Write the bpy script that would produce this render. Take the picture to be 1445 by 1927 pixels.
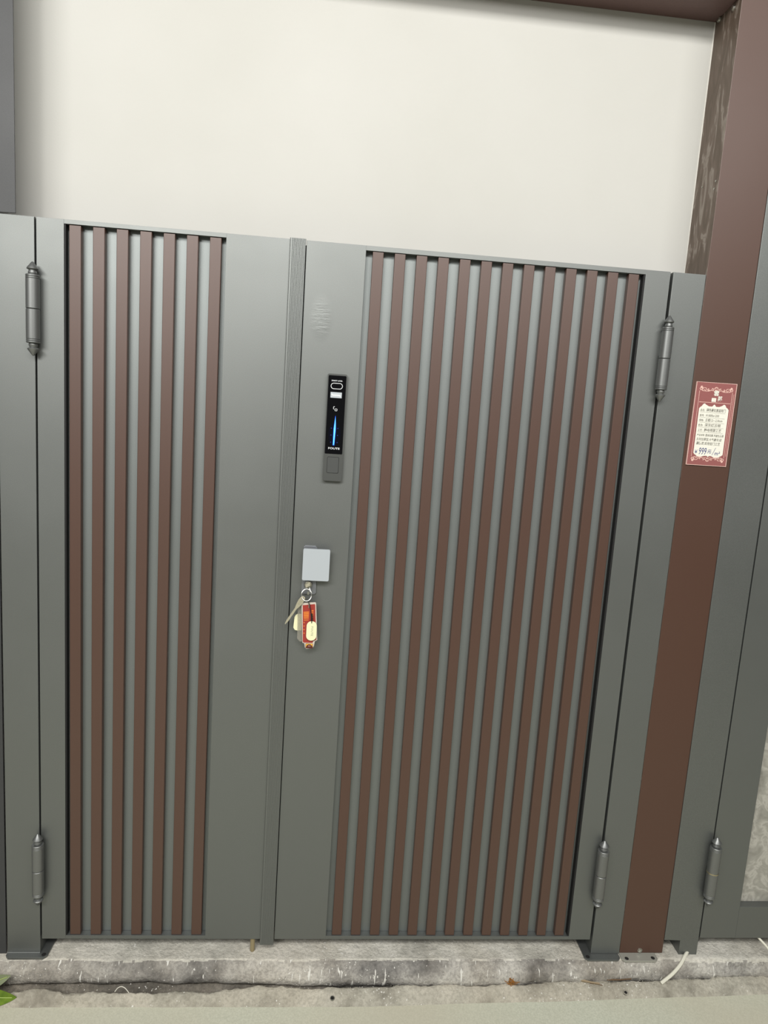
import bpy, bmesh, math, random
from mathutils import Vector, Matrix, noise
random.seed(7)
for o in list(bpy.data.objects): bpy.data.objects.remove(o)
SC = bpy.context.scene
COL = SC.collection

# ------------------------------------------------------------------ camera
cam_d = bpy.data.cameras.new('camera')
cam = bpy.data.objects.new('camera', cam_d); COL.objects.link(cam)
cam_d.sensor_fit = 'VERTICAL'; cam_d.sensor_height = 36.0; cam_d.sensor_width = 27.0
cam_d.lens = 23.3523
cam_d.clip_start = 0.05
R3 = Matrix(((0.9952182710604728, -0.05408481635706811, -0.0813352665639247),
             (-0.07272818737307316, 0.14553390191821125, -0.986676489105667),
             (0.0652012554237235, 0.9878738360904598, 0.1409045075896711)))
cam.matrix_world = Matrix.Translation((0.68994832, -1.61904988, 1.40733949)) @ R3.to_4x4()
SC.camera = cam

# ------------------------------------------------------------------ world, lights, exposure
w = bpy.data.worlds.new('showroom_ambient'); SC.world = w; w.use_nodes = True
w.node_tree.nodes['Background'].inputs[0].default_value = (1.0, 0.99, 0.95, 1)
w.node_tree.nodes['Background'].inputs[1].default_value = 0.17

def area_lamp(name, loc, target, sx, sy, power, col=(1, 0.985, 0.95)):
    d = bpy.data.lights.new(name, 'AREA'); d.shape = 'RECTANGLE'; d.size = sx; d.size_y = sy
    d.energy = power; d.color = col
    o = bpy.data.objects.new(name, d); COL.objects.link(o)
    o.location = loc
    o.rotation_euler = (Vector(target) - Vector(loc)).to_track_quat('-Z', 'Y').to_euler()
    return o
area_lamp('ceiling_lamp_left', (-1.2, -3.2, 2.95), (0.3, 0, 1.2), 2.0, 0.5, 98)
area_lamp('ceiling_lamp_right', (2.9, -3.4, 3.5), (0.8, 0, 1.0), 1.6, 0.5, 50)
area_lamp('ceiling_lamp_overhead', (0.7, -3.0, 3.6), (0.7, -0.4, 0.6), 2.6, 0.6, 149)
vs = SC.view_settings
SC.display_settings.display_device = 'sRGB'
vs.view_transform = 'Standard'; vs.look = 'None'; vs.gamma = 1.0; vs.use_curve_mapping = False
vs.exposure = -0.14

# ------------------------------------------------------------------ materials
def S(r, g, b):
    f = lambda c: (c / 255 / 12.92) if c / 255 <= 0.04045 else ((c / 255 + 0.055) / 1.055) ** 2.4
    k = 0.84          # sRGB as seen under these lamps -> albedo
    return (f(r) * k, f(g) * k, f(b) * k, 1)
def P(m): return m.node_tree.nodes['Principled BSDF']
def mat(name, col, rough=0.5, metal=0.0, spec=0.5, emis=None, es=1.0, trans=0.0, alpha=1.0):
    m = bpy.data.materials.new(name); m.use_nodes = True; p = P(m)
    p.inputs['Base Color'].default_value = col; p.inputs['Roughness'].default_value = rough
    p.inputs['Metallic'].default_value = metal; p.inputs['Specular IOR Level'].default_value = spec
    p.inputs['Transmission Weight'].default_value = trans; p.inputs['Alpha'].default_value = alpha
    if emis: p.inputs['Emission Color'].default_value = emis; p.inputs['Emission Strength'].default_value = es
    return m
def N(m, t, **kw):
    n = m.node_tree.nodes.new(t)
    for k, v in kw.items():
        if hasattr(n, k) and k not in n.inputs: setattr(n, k, v)
        else: n.inputs[k].default_value = v
    return n
def L(m, a, b): m.node_tree.links.new(a, b)
def coords(m, scale=(1, 1, 1)):
    g = N(m, 'ShaderNodeNewGeometry'); mp = N(m, 'ShaderNodeMapping'); mp.inputs['Scale'].default_value = scale
    L(m, g.outputs['Position'], mp.inputs['Vector']); return mp.outputs['Vector']
def ramp(m, fac, stops):
    r = N(m, 'ShaderNodeValToRGB'); L(m, fac, r.inputs[0]); e = r.color_ramp.elements
    while len(e) > len(stops): e.remove(e[-1])
    while len(e) < len(stops): e.new(0.5)
    for i, (p, c) in enumerate(stops): e[i].position = p; e[i].color = c
    return r.outputs[0]
def noise_n(m, vec, scale, detail=4, rough=0.55):
    n = N(m, 'ShaderNodeTexNoise'); n.inputs['Scale'].default_value = scale; n.inputs['Detail'].default_value = detail
    n.inputs['Roughness'].default_value = rough; L(m, vec, n.inputs['Vector']); return n.outputs[0]
def mix(m, fac, a, b, typ='MIX'):
    n = N(m, 'ShaderNodeMix'); n.data_type = 'RGBA'; n.blend_type = typ
    ins = [i for i in n.inputs if i.type == 'RGBA']; outs = [o for o in n.outputs if o.type == 'RGBA']
    if isinstance(fac, float): n.inputs[0].default_value = fac
    else: L(m, fac, n.inputs[0])
    for s, v in zip(ins, (a, b)):
        if isinstance(v, tuple): s.default_value = v
        else: L(m, v, s)
    return outs[0]
def math_n(m, op, a, b=0.0):
    n = N(m, 'ShaderNodeMath'); n.operation = op
    for i, v in enumerate((a, b)):
        if isinstance(v, (int, float)): n.inputs[i].default_value = v
        else: L(m, v, n.inputs[i])
    return n.outputs[0]
def bump(m, h, strength, dist):
    b = N(m, 'ShaderNodeBump'); b.inputs['Strength'].default_value = strength; b.inputs['Distance'].default_value = dist
    L(m, h, b.inputs['Height']); L(m, b.outputs[0], P(m).inputs['Normal'])

def paint(name, col, rough, metal, fleck=0.06, wave=0.0, dent=False, coat=0.0):
    """sanded powder coat: fine fleck in the colour, faint unevenness, optional dented patch"""
    m = mat(name, col, rough, metal)
    v = coords(m)
    f = noise_n(m, v, 900, 2); d = tuple(c * (1 - fleck * 2) for c in col[:3]) + (1,); u = tuple(min(1, c * (1 + fleck * 2)) for c in col[:3]) + (1,)
    L(m, ramp(m, f, [(0.3, d), (0.7, u)]), P(m).inputs['Base Color'])
    lo = noise_n(m, v, 3.0, 3)
    L(m, ramp(m, lo, [(0.3, (rough - .04,) * 3 + (1,)), (0.7, (rough + .05,) * 3 + (1,))]), P(m).inputs['Roughness'])
    h = math_n(m, 'MULTIPLY', f, 0.25)
    if wave: h = math_n(m, 'ADD', h, math_n(m, 'MULTIPLY', noise_n(m, v, 5, 2), wave))
    if dent:
        sep = N(m, 'ShaderNodeSeparateXYZ'); L(m, N(m, 'ShaderNodeNewGeometry').outputs['Position'], sep.inputs[0])
        dx = math_n(m, 'DIVIDE', math_n(m, 'SUBTRACT', sep.outputs[0], 0.645), 0.030)
        dz = math_n(m, 'DIVIDE', math_n(m, 'SUBTRACT', sep.outputs[2], 1.628), 0.060)
        r = math_n(m, 'ADD', math_n(m, 'MULTIPLY', dx, dx), math_n(m, 'MULTIPLY', dz, dz))
        k = math_n(m, 'MAXIMUM', math_n(m, 'SUBTRACT', 1.0, r), 0.0)
        scr = noise_n(m, coords(m, (28, 28, 130)), 1.0, 5, 0.7)
        h = math_n(m, 'ADD', h, math_n(m, 'MULTIPLY', math_n(m, 'MULTIPLY', math_n(m, 'MULTIPLY', k, k), scr), 5.0))
    bump(m, h, 0.25, 0.0012)
    p = P(m); p.inputs['Coat Weight'].default_value = coat; p.inputs['Coat Roughness'].default_value = 0.45; p.inputs['Coat IOR'].default_value = 1.62
    return m

M = {}
GREY = S(130, 133, 131)
M['grey'] = paint('grey_powder_coat', GREY, 0.50, 0.82)
M['grey_dent'] = paint('grey_powder_coat_scuffed', GREY, 0.50, 0.82, dent=True)
M['grey_back'] = paint('grey_powder_coat_backing', S(140, 145, 144), 0.53, 0.82)
M['brown'] = paint('brown_powder_coat', S(74, 43, 27), 0.55, 0.1, coat=0.68)
M['brown_post'] = paint('brown_post_coat', S(76, 45, 29), 0.55, 0.1, wave=0.6, coat=0.5)
M['brown_side'] = paint('brown_post_side', S(112, 92, 80), 0.5, 0.2)
M['beam'] = paint('beam_coat', S(112, 88, 84), 0.5, 0.2)
M['colgrey'] = paint('column_coat', S(60, 61, 62), 0.5, 0.1)
M['black'] = mat('flat_black', S(14, 14, 15), 0.7)  # grooves and pins, plus the strips that darken the gaps
M['hinge'] = paint('hinge_coat', S(132, 134, 133), 0.42, 0.75, fleck=0.03)
M['brass'] = mat('pale_brass', S(200, 190, 160), 0.3, 1.0)
M['steel'] = mat('bright_steel', S(205, 204, 196), 0.28, 1.0)
M['keymetal'] = mat('nickel_key', S(206, 200, 176), 0.45, 0.7)
M['silver'] = mat('satin_aluminium', S(192, 199, 205), 0.42, 0.25)
M['plate_dark'] = mat('anodised_plate', S(140, 143, 148), 0.4, 0.6)
M['lockbody'] = mat('lock_body', S(84, 86, 84), 0.45, 0.35)
M['button'] = mat('lock_button', S(78, 80, 79), 0.5, 0.3)
M['gloss'] = mat('black_glass', S(5, 5, 8), 0.06, 0.0, 0.5)
M['white_print'] = mat('white_print', S(225, 228, 230), 0.5)
M['blue_led'] = mat('blue_led', S(10, 30, 160), 0.4, emis=(0.02, 0.14, 1.0, 1), es=2.6)
M['cyan_led'] = mat('cyan_led', S(60, 160, 255), 0.4, emis=(0.10, 0.50, 1.0, 1), es=2.2)
M['blue_dim'] = mat('blue_dim', S(4, 8, 50), 0.4, emis=(0.0, 0.012, 0.16, 1), es=1.0)
M['blue_glow'] = mat('blue_backlight', S(4, 4, 9), 0.06, emis=(0.0, 0.001, 0.03, 1), es=0.18)
M['seal_white'] = mat('sealant', S(226, 224, 216), 0.5)
M['red'] = mat('red_plastic', S(160, 56, 48), 0.35)
M['clear_rim'] = mat('clear_rim', S(206, 194, 182), 0.25)
M['orange'] = mat('orange_print', S(255, 150, 50), 0.5)
M['yellow'] = mat('yellow_print', S(250, 190, 70), 0.5)
M['maroon'] = mat('dark_maroon_print', S(86, 30, 22), 0.5)
M['cream'] = mat('cream_plastic', S(240, 238, 196), 0.35)
M['cream_print'] = mat('grey_print', S(150, 146, 120), 0.5)
M['sleeve'] = mat('clear_vinyl', S(205, 200, 186), 0.2, trans=0.6, alpha=0.55)
M['cord'] = mat('black_cord', S(16, 15, 15), 0.6)
M['cable'] = mat('white_cable', S(226, 224, 208), 0.45)
M['tag_red'] = mat('tag_maroon', S(150, 92, 90), 0.34, spec=0.6)
M['tag_edge'] = mat('tag_edge', S(226, 190, 180), 0.4)
M['tag_pink'] = mat('tag_pink_print', S(232, 190, 178), 0.4)
M['tag_white'] = mat('tag_white_paper', S(236, 234, 222), 0.5)
M['ink'] = mat('grey_ink', S(120, 118, 108), 0.6)
M['blue_ink'] = mat('blue_ink', S(76, 80, 128), 0.6)
M['chip'] = mat('pale_wood', S(150, 132, 104), 0.7)
M['chip2'] = mat('dark_wood', S(104, 80, 54), 0.7)
M['rust'] = mat('orange_fibre', S(150, 100, 40), 0.9)
M['dark'] = mat('dark_hole', S(20, 19, 18), 0.9)
M['peg'] = mat('tarnished_rod', S(160, 146, 112), 0.5, 0.3)
M['foot_bare'] = mat('bare_zinc', S(176, 176, 166), 0.45, 0.4)
M['thread'] = mat('white_thread', S(225, 222, 208), 0.6)

def wall_mat():
    m = mat('white_wall_paint', S(199, 198, 193), 0.75, 0, 0.3); v = coords(m)
    L(m, ramp(m, noise_n(m, v, 2.0, 3), [(0.3, S(196, 195, 189)), (0.7, S(202, 201, 196))]), P(m).inputs['Base Color'])
    bump(m, noise_n(m, v, 260, 3), 0.15, 0.001); return m
M['wall'] = wall_mat()

def concrete_mat(name, base, dark, light, drip=0.70):
    m = mat(name, base, 0.88, 0, 0.25); v = coords(m)
    c = ramp(m, noise_n(m, v, 9, 8, 0.65), [(0.33, dark), (0.5, base), (0.66, light)])
    c = mix(m, ramp(m, noise_n(m, v, 2.4, 3), [(0.42, (0, 0, 0, 1)), (0.62, (1, 1, 1, 1))]), c, mix(m, 0.3, c, S(196, 184, 164)))
    fine = noise_n(m, v, 130, 5, 0.7)
    c = mix(m, ramp(m, fine, [(0.40, (1, 1, 1, 1)), (0.56, (0, 0, 0, 1))]), c, mix(m, 0.35, c, dark))
    # splashes and drips of white wall paint and plaster
    patch = math_n(m, 'MULTIPLY', math_n(m, 'SUBTRACT', noise_n(m, v, 7, 2), 0.5), 0.20)
    for sc, big, th in (((1, 1, 0.8), 150, 0.70), ((1, 0.3, 0.14), 120, drip)):
        k = math_n(m, 'ADD', noise_n(m, coords(m, sc), big, 2, 0.5), patch)
        c = mix(m, ramp(m, k, [(th, (0, 0, 0, 1)), (th + 0.03, (1, 1, 1, 1))]), c, S(234, 232, 224))
    L(m, c, P(m).inputs['Base Color'])
    h = math_n(m, 'ADD', fine, math_n(m, 'MULTIPLY', noise_n(m, v, 30, 5), 2.0))
    bump(m, h, 0.8, 0.005)
    return m
M['screed'] = concrete_mat('pale_screed', S(212, 209, 198), S(162, 160, 151), S(230, 227, 217), 0.9)
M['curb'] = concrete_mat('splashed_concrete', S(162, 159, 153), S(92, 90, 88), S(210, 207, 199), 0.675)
M['crevice_dark'] = concrete_mat('dark_crevice_concrete', S(104, 100, 94), S(66, 64, 60), S(140, 135, 126), 0.9)  # darker concrete for the faces low in the crevice
M['mortar'] = concrete_mat('grey_mortar', S(188, 184, 170), S(132, 128, 116), S(208, 203, 188), 0.9)

def floor_mat():
    m = mat('grey_green_floor_paint', S(192, 193, 174), 0.6, 0, 0.4); v = coords(m)
    c = ramp(m, noise_n(m, v, 240, 3), [(0.3, S(192, 195, 177)), (0.7, S(214, 216, 198))])
    c = mix(m, ramp(m, noise_n(m, v, 330, 1), [(0.70, (0, 0, 0, 1)), (0.76, (1, 1, 1, 1))]), c, S(228, 227, 214))
    c = mix(m, ramp(m, noise_n(m, v, 1.6, 2), [(0.4, (0, 0, 0, 1)), (0.7, (.6, .6, .6, 1))]), c, S(200, 191, 170))
    L(m, c, P(m).inputs['Base Color']); bump(m, noise_n(m, v, 400, 2), 0.3, 0.001); return m
M['floor'] = floor_mat()

def stone_mat():
    m = mat('grey_stone_sheet', S(150, 148, 140), 0.5, 0, 0.4); v = coords(m)
    n = N(m, 'ShaderNodeTexNoise'); n.inputs['Scale'].default_value = 24; n.inputs['Detail'].default_value = 8; n.inputs['Distortion'].default_value = 0.5
    L(m, v, n.inputs['Vector'])
    c = ramp(m, n.outputs[0], [(0.3, S(132, 130, 122)), (0.46, S(160, 158, 149)), (0.53, S(184, 181, 172)), (0.6, S(154, 152, 143)), (0.75, S(176, 174, 164))])
    L(m, c, P(m).inputs['Base Color']); return m
M['stone'] = stone_mat()

def smear_mat():
    """brown side of the post with pale dried glue smears running down it"""
    m = paint('brown_side_with_smears', S(110, 92, 80), 0.5, 0.15); v = coords(m, (1, 14, 3.2))
    n = N(m, 'ShaderNodeTexNoise'); n.inputs['Scale'].default_value = 2.2; n.inputs['Detail'].default_value = 4; n.inputs['Distortion'].default_value = 1.5
    L(m, v, n.inputs['Vector'])
    L(m, ramp(m, n.outputs[0], [(0.40, S(96, 82, 70)), (0.56, S(112, 97, 86)), (0.60, S(150, 140, 130)), (0.68, S(120, 106, 95))]), P(m).inputs['Base Color'])
    return m
M['smear'] = smear_mat()

def leaf_mat():
    m = mat('green_leaf', S(92, 122, 20), 0.42, 0, 0.5); v = coords(m)
    L(m, ramp(m, noise_n(m, v, 60, 4), [(0.3, S(78, 108, 14)), (0.7, S(112, 138, 34))]), P(m).inputs['Base Color']); return m
M['leaf'] = leaf_mat()
M['leaf_pale'] = mat('pale_leaf_underside', S(128, 136, 104), 0.6)
M['leaf_vein'] = mat('leaf_midrib', S(168, 190, 96), 0.5)

# ------------------------------------------------------------------ mesh helpers
def add_box(bm, x0, x1, y0, y1, z0, z1):
    vs_ = [bm.verts.new((x, y, z)) for x in (x0, x1) for y in (y0, y1) for z in (z0, z1)]
    for f in ((0, 1, 3, 2), (4, 6, 7, 5), (0, 4, 5, 1), (2, 3, 7, 6), (0, 2, 6, 4), (1, 5, 7, 3)):
        bm.faces.new([vs_[i] for i in f])
def prism(bm, pts, y0, y1):
    """outline in x,z extruded in y"""
    a = [bm.verts.new((x, y0, z)) for x, z in pts]; b = [bm.verts.new((x, y1, z)) for x, z in pts]
    bm.faces.new(a); bm.faces.new(b[::-1]); n = len(pts)
    for i in range(n): bm.faces.new((a[i], b[i], b[(i + 1) % n], a[(i + 1) % n]))
def prism_z(bm, pts, z0, z1):
    a = [bm.verts.new((x, y, z0)) for x, y in pts]; b = [bm.verts.new((x, y, z1)) for x, y in pts]
    bm.faces.new(a); bm.faces.new(b[::-1]); n = len(pts)
    for i in range(n): bm.faces.new((a[i], b[i], b[(i + 1) % n], a[(i + 1) % n]))
def lathe(bm, prof, c=(0, 0, 0), seg=28, axis='Z'):
    rings = []
    for r, h in prof:
        ring = []
        for k in range(seg):
            a = 2 * math.pi * k / seg
            p = (r * math.cos(a), r * math.sin(a), h)
            if axis == 'Y': p = (p[0], p[2], p[1])
            if axis == 'X': p = (p[2], p[0], p[1])
            ring.append(bm.verts.new((c[0] + p[0], c[1] + p[1], c[2] + p[2])))
        rings.append(ring)
    for a, b in zip(rings, rings[1:]):
        for k in range(seg): bm.faces.new((a[k], a[(k + 1) % seg], b[(k + 1) % seg], b[k]))
    bm.faces.new(rings[0][::-1]); bm.faces.new(rings[-1])
def tube(bm, pts, r, seg=8, closed=False, radii=None):
    pts = [Vector(p) for p in pts]; n = len(pts); rings = []
    for i, p in enumerate(pts):
        t = (pts[(i + 1) % n] - pts[i - 1]) if closed else (pts[min(i + 1, n - 1)] - pts[max(i - 1, 0)])
        t.normalize(); u = t.orthogonal() if abs(t.y) > 0.95 else t.cross(Vector((0, 1, 0))); u.normalize(); v = t.cross(u)
        rr = radii[i] if radii else r
        rings.append([bm.verts.new(p + (u * math.cos(2 * math.pi * k / seg) + v * math.sin(2 * math.pi * k / seg)) * rr) for k in range(seg)])
    for i in range(n if closed else n - 1):
        a, b = rings[i], rings[(i + 1) % n]
        for k in range(seg): bm.faces.new((a[k], a[(k + 1) % seg], b[(k + 1) % seg], b[k]))
    if not closed: bm.faces.new(rings[0][::-1]); bm.faces.new(rings[-1])
def smooth_line(pts, n=6):
    """Catmull-Rom through pts"""
    P_ = [Vector(p) for p in pts]; P_ = [P_[0] * 2 - P_[1]] + P_ + [P_[-1] * 2 - P_[-2]]; out = []
    for i in range(1, len(P_) - 2):
        p0, p1, p2, p3 = P_[i - 1:i + 3]
        for k in range(n):
            t = k / n
            out.append(0.5 * (2 * p1 + (p2 - p0) * t + (2 * p0 - 5 * p1 + 4 * p2 - p3) * t * t + (3 * p1 - p0 - 3 * p2 + p3) * t ** 3))
    out.append(P_[-2]); return out
def rrect(x0, x1, z0, z1, r, seg=5):
    out = []
    for cx, cz, a0 in ((x1 - r, z1 - r, 0), (x0 + r, z1 - r, 90), (x0 + r, z0 + r, 180), (x1 - r, z0 + r, 270)):
        for k in range(seg + 1):
            a = math.radians(a0 + 90 * k / seg); out.append((cx + r * math.cos(a), cz + r * math.sin(a)))
    return out
def obj(name, bm, m, parent=None, bevel=0.0, smooth=False, label=None, seg=2):
    if bevel: bmesh.ops.bevel(bm, geom=list(bm.edges), offset=bevel, segments=seg, affect='EDGES', profile=0.6, clamp_overlap=True)
    bmesh.ops.recalc_face_normals(bm, faces=bm.faces)
    me = bpy.data.meshes.new(name); bm.to_mesh(me); bm.free()
    if m: me.materials.append(m)
    if smooth:
        for p in me.polygons: p.use_smooth = True
        me.set_sharp_from_angle(angle=math.radians(24))
    o = bpy.data.objects.new(name, me); COL.objects.link(o)
    if parent: o.parent = parent
    if label: o['label'] = label
    return o
def BM(): return bmesh.new()
def box(name, m, x0, x1, y0, y1, z0, z1, parent=None, bevel=0.0008, label=None):
    bm = BM(); add_box(bm, x0, x1, y0, y1, z0, z1); return obj(name, bm, m, parent, bevel, label=label)
def empty(name, loc, label, cat, group=None):
    o = bpy.data.objects.new(name, None); COL.objects.link(o); o.empty_display_size = 0.05
    o['label'] = label; o['category'] = cat
    if group: o['group'] = group
    o['_loc'] = list(loc); return o
def settle(root):
    """put the Empty at the thing's base; parts keep their places"""
    loc = Vector(root['_loc']); del root['_loc']
    root.location = loc
    for ch in root.children: ch.location = ch.location - loc
def tag(o, label, cat, group=None):
    o['label'] = label; o['category'] = cat
    if group: o['group'] = group
    return o
def structure(o, label=None):
    o['kind'] = 'structure'
    if label: o['label'] = label
    return o
def origin_to_base(o):
    me = o.data; xs = [v.co for v in me.vertices]
    c = Vector((sum(v.x for v in xs) / len(xs), sum(v.y for v in xs) / len(xs), min(v.z for v in xs)))
    me.transform(Matrix.Translation(-c)); o.location = o.location + c; return o

# ------------------------------------------------------------------ setting: wall, floor, curb, mortar ledge
bm = BM(); add_box(bm, -3.5, 4.5, 0.112, 0.25, -0.25, 3.4)
structure(obj('wall_back', bm, M['wall']), 'plain white wall behind the gates')
bm = BM(); add_box(bm, -3.5, 4.5, -6.0, -0.075, -0.30, -0.115)
bmesh.ops.translate(bm, verts=[v for v in bm.verts if v.co.y > -1 and v.co.x > 0], vec=(0, 0.05, 0))
structure(obj('floor', bm, M['floor']), 'grey green speckled floor in front of the kerb')

def lerp_tab(tab, x):
    if x <= tab[0][0]: return tab[0][1]
    for (a, b), (c, d) in zip(tab, tab[1:]):
        if x <= c: return b + (d - b) * (x - a) / (c - a)
    return tab[-1][1]
def fbm(x, y, z, s, o=4):
    return noise.fractal(Vector((x * s, y * s, z * s)), 1.0, 2.0, o)
def sheet(name, m, x0, x1, nx, prof, ny, disp, label):
    """profile(x) -> list of (y,z); resampled to ny rows, roughened by disp"""
    bm = BM(); rows = []
    for i in range(nx + 1):
        x = x0 + (x1 - x0) * i / nx; pr = prof(x)
        pts = smooth_line([(x, y, z) for y, z in pr], 8)
        ln = [0.0]
        for a, b in zip(pts, pts[1:]): ln.append(ln[-1] + (b - a).length)
        row = []; j = 0
        for k in range(ny + 1):
            t = ln[-1] * k / ny
            while j < len(ln) - 2 and ln[j + 1] < t: j += 1
            f = (t - ln[j]) / max(1e-9, ln[j + 1] - ln[j]); p = pts[j].lerp(pts[j + 1], min(1, f))
            row.append(bm.verts.new(disp(p)))
        rows.append(row)
    for a, b in zip(rows, rows[1:]):
        for k in range(ny): bm.faces.new((a[k], b[k], b[k + 1], a[k + 1]))
    o = obj(name, bm, m, smooth=True); structure(o, label); return o
def curb_prof(x):
    s = lerp_tab([(-0.2, 0.0), (0.9, 0.0), (1.9, 0.012)], x) + 0.006 * math.sin(x * 3.1 + 1)
    u = lerp_tab([(-0.2, 0.004), (0.1, 0.012), (0.35, 0.013), (0.6, 0.006), (1.0, 0.006), (2.0, 0.008)], x)      # undercut at the foot
    return [(0.112, -0.036), (0.05, -0.044), (0.005, -0.0475), (-0.018 + s * .4, -0.049), (-0.028 + s * .6, -0.055),
            (-0.038 + s, -0.066), (-0.0450 + s, -0.084), (-0.0440 + s + u * .3, -0.099), (-0.040 + s + u, -0.114), (-0.050 + s, -0.134), (-0.085, -0.139), (-0.11, -0.140)]
def curb_edge(x): return -0.017 + 0.0045 * noise.noise(Vector((x * 7, 0, 0))) + 0.0022 * noise.noise(Vector((x * 31, 3, 0)))
def curb_disp(p):
    q = p.copy(); k = 0.0022 if p.y > -0.015 else 0.0046
    n = fbm(p.x, p.y, p.z, 9, 5); n2 = fbm(p.x + 9, p.y, p.z, 45, 3)
    q.z += k * 0.45 * n; q.y += (k * n + 0.0016 * n2) * (1 if p.y < -0.01 else 0.3)
    if p.z > -0.062: q.z += 0.0016 if p.y > curb_edge(p.x) else -0.0012
    if p.y > -0.012: q.z = min(q.z, -0.0462) if (-0.1 < p.x < 0.035 or 1.455 < p.x < 1.80) else min(q.z, -0.040)
    elif p.y > -0.03 and (-0.1 < p.x < 0.035 or 1.455 < p.x < 1.68): q.z = min(q.z, -0.0470)
    return q
ck = sheet('concrete_kerb', M['screed'], -0.6, 2.4, 900, curb_prof, 84, curb_disp, 'rough paint-splashed concrete kerb under the gates')
ck.data.materials.append(M['curb']); ck.data.materials.append(M['crevice_dark'])
for p in ck.data.polygons:
    c = p.center
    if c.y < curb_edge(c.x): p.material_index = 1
    if c.z < -0.103 + 0.006 * noise.noise(Vector((c.x * 11, 7, c.y * 30))): p.material_index = 2  # darker below a wavering height
LB = [(-0.6, -0.075), (-0.074, -0.0685), (-0.03, -0.0665), (-0.001, -0.0572), (0.0312, -0.0545), (0.0685, -0.0671), (0.0966, -0.073), (0.14, -0.069), (0.1861, -0.0646), (0.25, -0.067),
      (0.3204, -0.0685), (0.4547, -0.066), (0.5624, -0.0536), (0.64, -0.056), (0.7297, -0.0593), (0.8705, -0.0584), (1.0138, -0.0541), (1.2472, -0.0518),
      (1.4006, -0.040), (1.6112, -0.0413), (1.7707, -0.0334), (2.0107, -0.018), (2.4, -0.01)]
LF = [(-0.6, -0.098), (0.07, -0.0935), (0.47, -0.096), (0.86, -0.097), (1.1, -0.09), (1.37, -0.085), (1.6, -0.0775), (1.9, -0.069), (2.4, -0.05)]
def ledge_prof(x):
    b = lerp_tab(LB, x); f = lerp_tab(LF, x)
    return [(b + 0.016, -0.145), (b + 0.011, -0.115), (b + 0.003, -0.0965), (b - 0.006, -0.094), (b + (f - b) * .55, -0.1025), (f + 0.006, -0.1125), (f - 0.002, -0.121)]
def ledge_disp(p):
    q = p.copy(); n = fbm(p.x, p.y, p.z + 3, 16, 5); n2 = fbm(p.x + 5, p.y, p.z, 60, 3)
    b = lerp_tab(LB, p.x); e = max(0.0, 1 - abs(p.y - b) / 0.014)
    q.z += 0.0022 * n + 0.0008 * n2; q.y += e * (0.0050 * n + 0.0022 * n2) + 0.0012 * n
    return q
sheet('mortar_ledge', M['mortar'], -0.6, 2.4, 620, ledge_prof, 26, ledge_disp, 'lumpy mortar ledge between kerb and floor')

# ------------------------------------------------------------------ fixed posts and beam
def bolt(parent, x, y, z, r=0.006, axis='Z', sgn=1, m='steel', name='bolt', h=0.004):
    bm = BM(); lathe(bm, [(r * 1.25, 0), (r * 1.25, h * .25 * sgn), (r, h * .3 * sgn), (r * .9, h * .85 * sgn), (r * .45, h * sgn)], (x, y, z), 10, axis)
    return obj(name, bm, M[m], parent, smooth=True)
def foot(parent, x0, x1, y0, y1, z0, z1, m, holes, cut=0.008):
    bm = BM(); prism_z(bm, [(x0 + cut, y0), (x1 - cut, y0), (x1, y0 + cut), (x1, y1), (x0, y1), (x0, y0 + cut)], z0, z1)
    o = obj('base_plate', bm, m, parent, 0.0008)
    for hx, hy in holes:
        bm = BM(); lathe(bm, [(0.0055, -0.0004), (0.0055, 0.0003)], (hx, hy, z1), 14)
        obj('bolt_hole', bm, M['dark'], o)
    return o

lp = empty('gate_post', (-0.045, 0.03, -0.047), 'grey square post carrying the hinges of the left leaf', 'post')
box('post_shaft', M['grey'], -0.0865, -0.0038, 0.0, 0.075, -0.0405, 1.8005, lp, 0.0012)
fp = foot(lp, -0.087, 0.017, -0.0165, 0.09, -0.047, -0.0408, M['grey'], [(0.0075, -0.006)])
bm = BM(); tube(bm, [(-0.0865, -0.0008, -0.0405), (-0.0038, -0.0008, -0.0405)], 0.0022, 6); obj('weld_bead', bm, M['grey'], lp, smooth=True)
box('gap_blocker', M['black'], -0.0120, 0.0150, 0.0760, 0.0790, 0.002, 1.7985, lp, 0.0)  # added strip, keeps the bright wall from showing through the hinge gap
settle(lp)

rp = empty('gate_post', (1.53, 0.03, -0.047), 'grey square post between the right leaf and the brown post', 'post')
box('post_shaft', M['grey'], 1.4862, 1.5688, -0.001, 0.075, -0.0425, 1.8, rp, 0.0012)
foot(rp, 1.4630, 1.5655, -0.0235, 0.085, -0.047, -0.0428, M['grey'], [(1.4735, -0.012)])
box('gap_blocker', M['black'], 1.4650, 1.4950, 0.0760, 0.0790, 0.002, 1.7985, rp, 0.0)  # added to block light through the gap beside the right leaf
settle(rp)

bp = empty('brown_post', (1.63, 0.03, -0.047), 'tall brown steel post with a price tag on its front', 'post')
bm = BM(); add_box(bm, 1.5706, 1.6962, 0.0012, 0.112, -0.0425, 3.2); o = obj('post_shaft', bm, M['brown_post'], bp, 0.0012)
o.data.materials.append(M['smear'])
for p in o.data.polygons:
    if p.normal.x < -0.9: p.material_index = 1
foot(bp, 1.5690, 1.6735, -0.0265, 0.08, -0.047, -0.0428, M['foot_bare'], [(1.5835, -0.018), (1.660, -0.0165)])
bolt(bp, 1.6295, 0.0012, -0.0340, 0.0055, 'Y', -1, name='screw')
bolt(bp, 1.5706, 0.0325, 2.4105, 0.0062, 'X', -1, name='screw', h=0.006)
bolt(bp, 1.5706, 0.0930, 2.4185, 0.0062, 'X', -1, name='screw', h=0.006)
for y, z in ((0.0745, 2.026), (0.0135, 2.020), (0.0165, 2.003)):
    bolt(bp, 1.5706, y, z, 0.0022, 'X', -1, name='rivet', h=0.0018)
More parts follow.
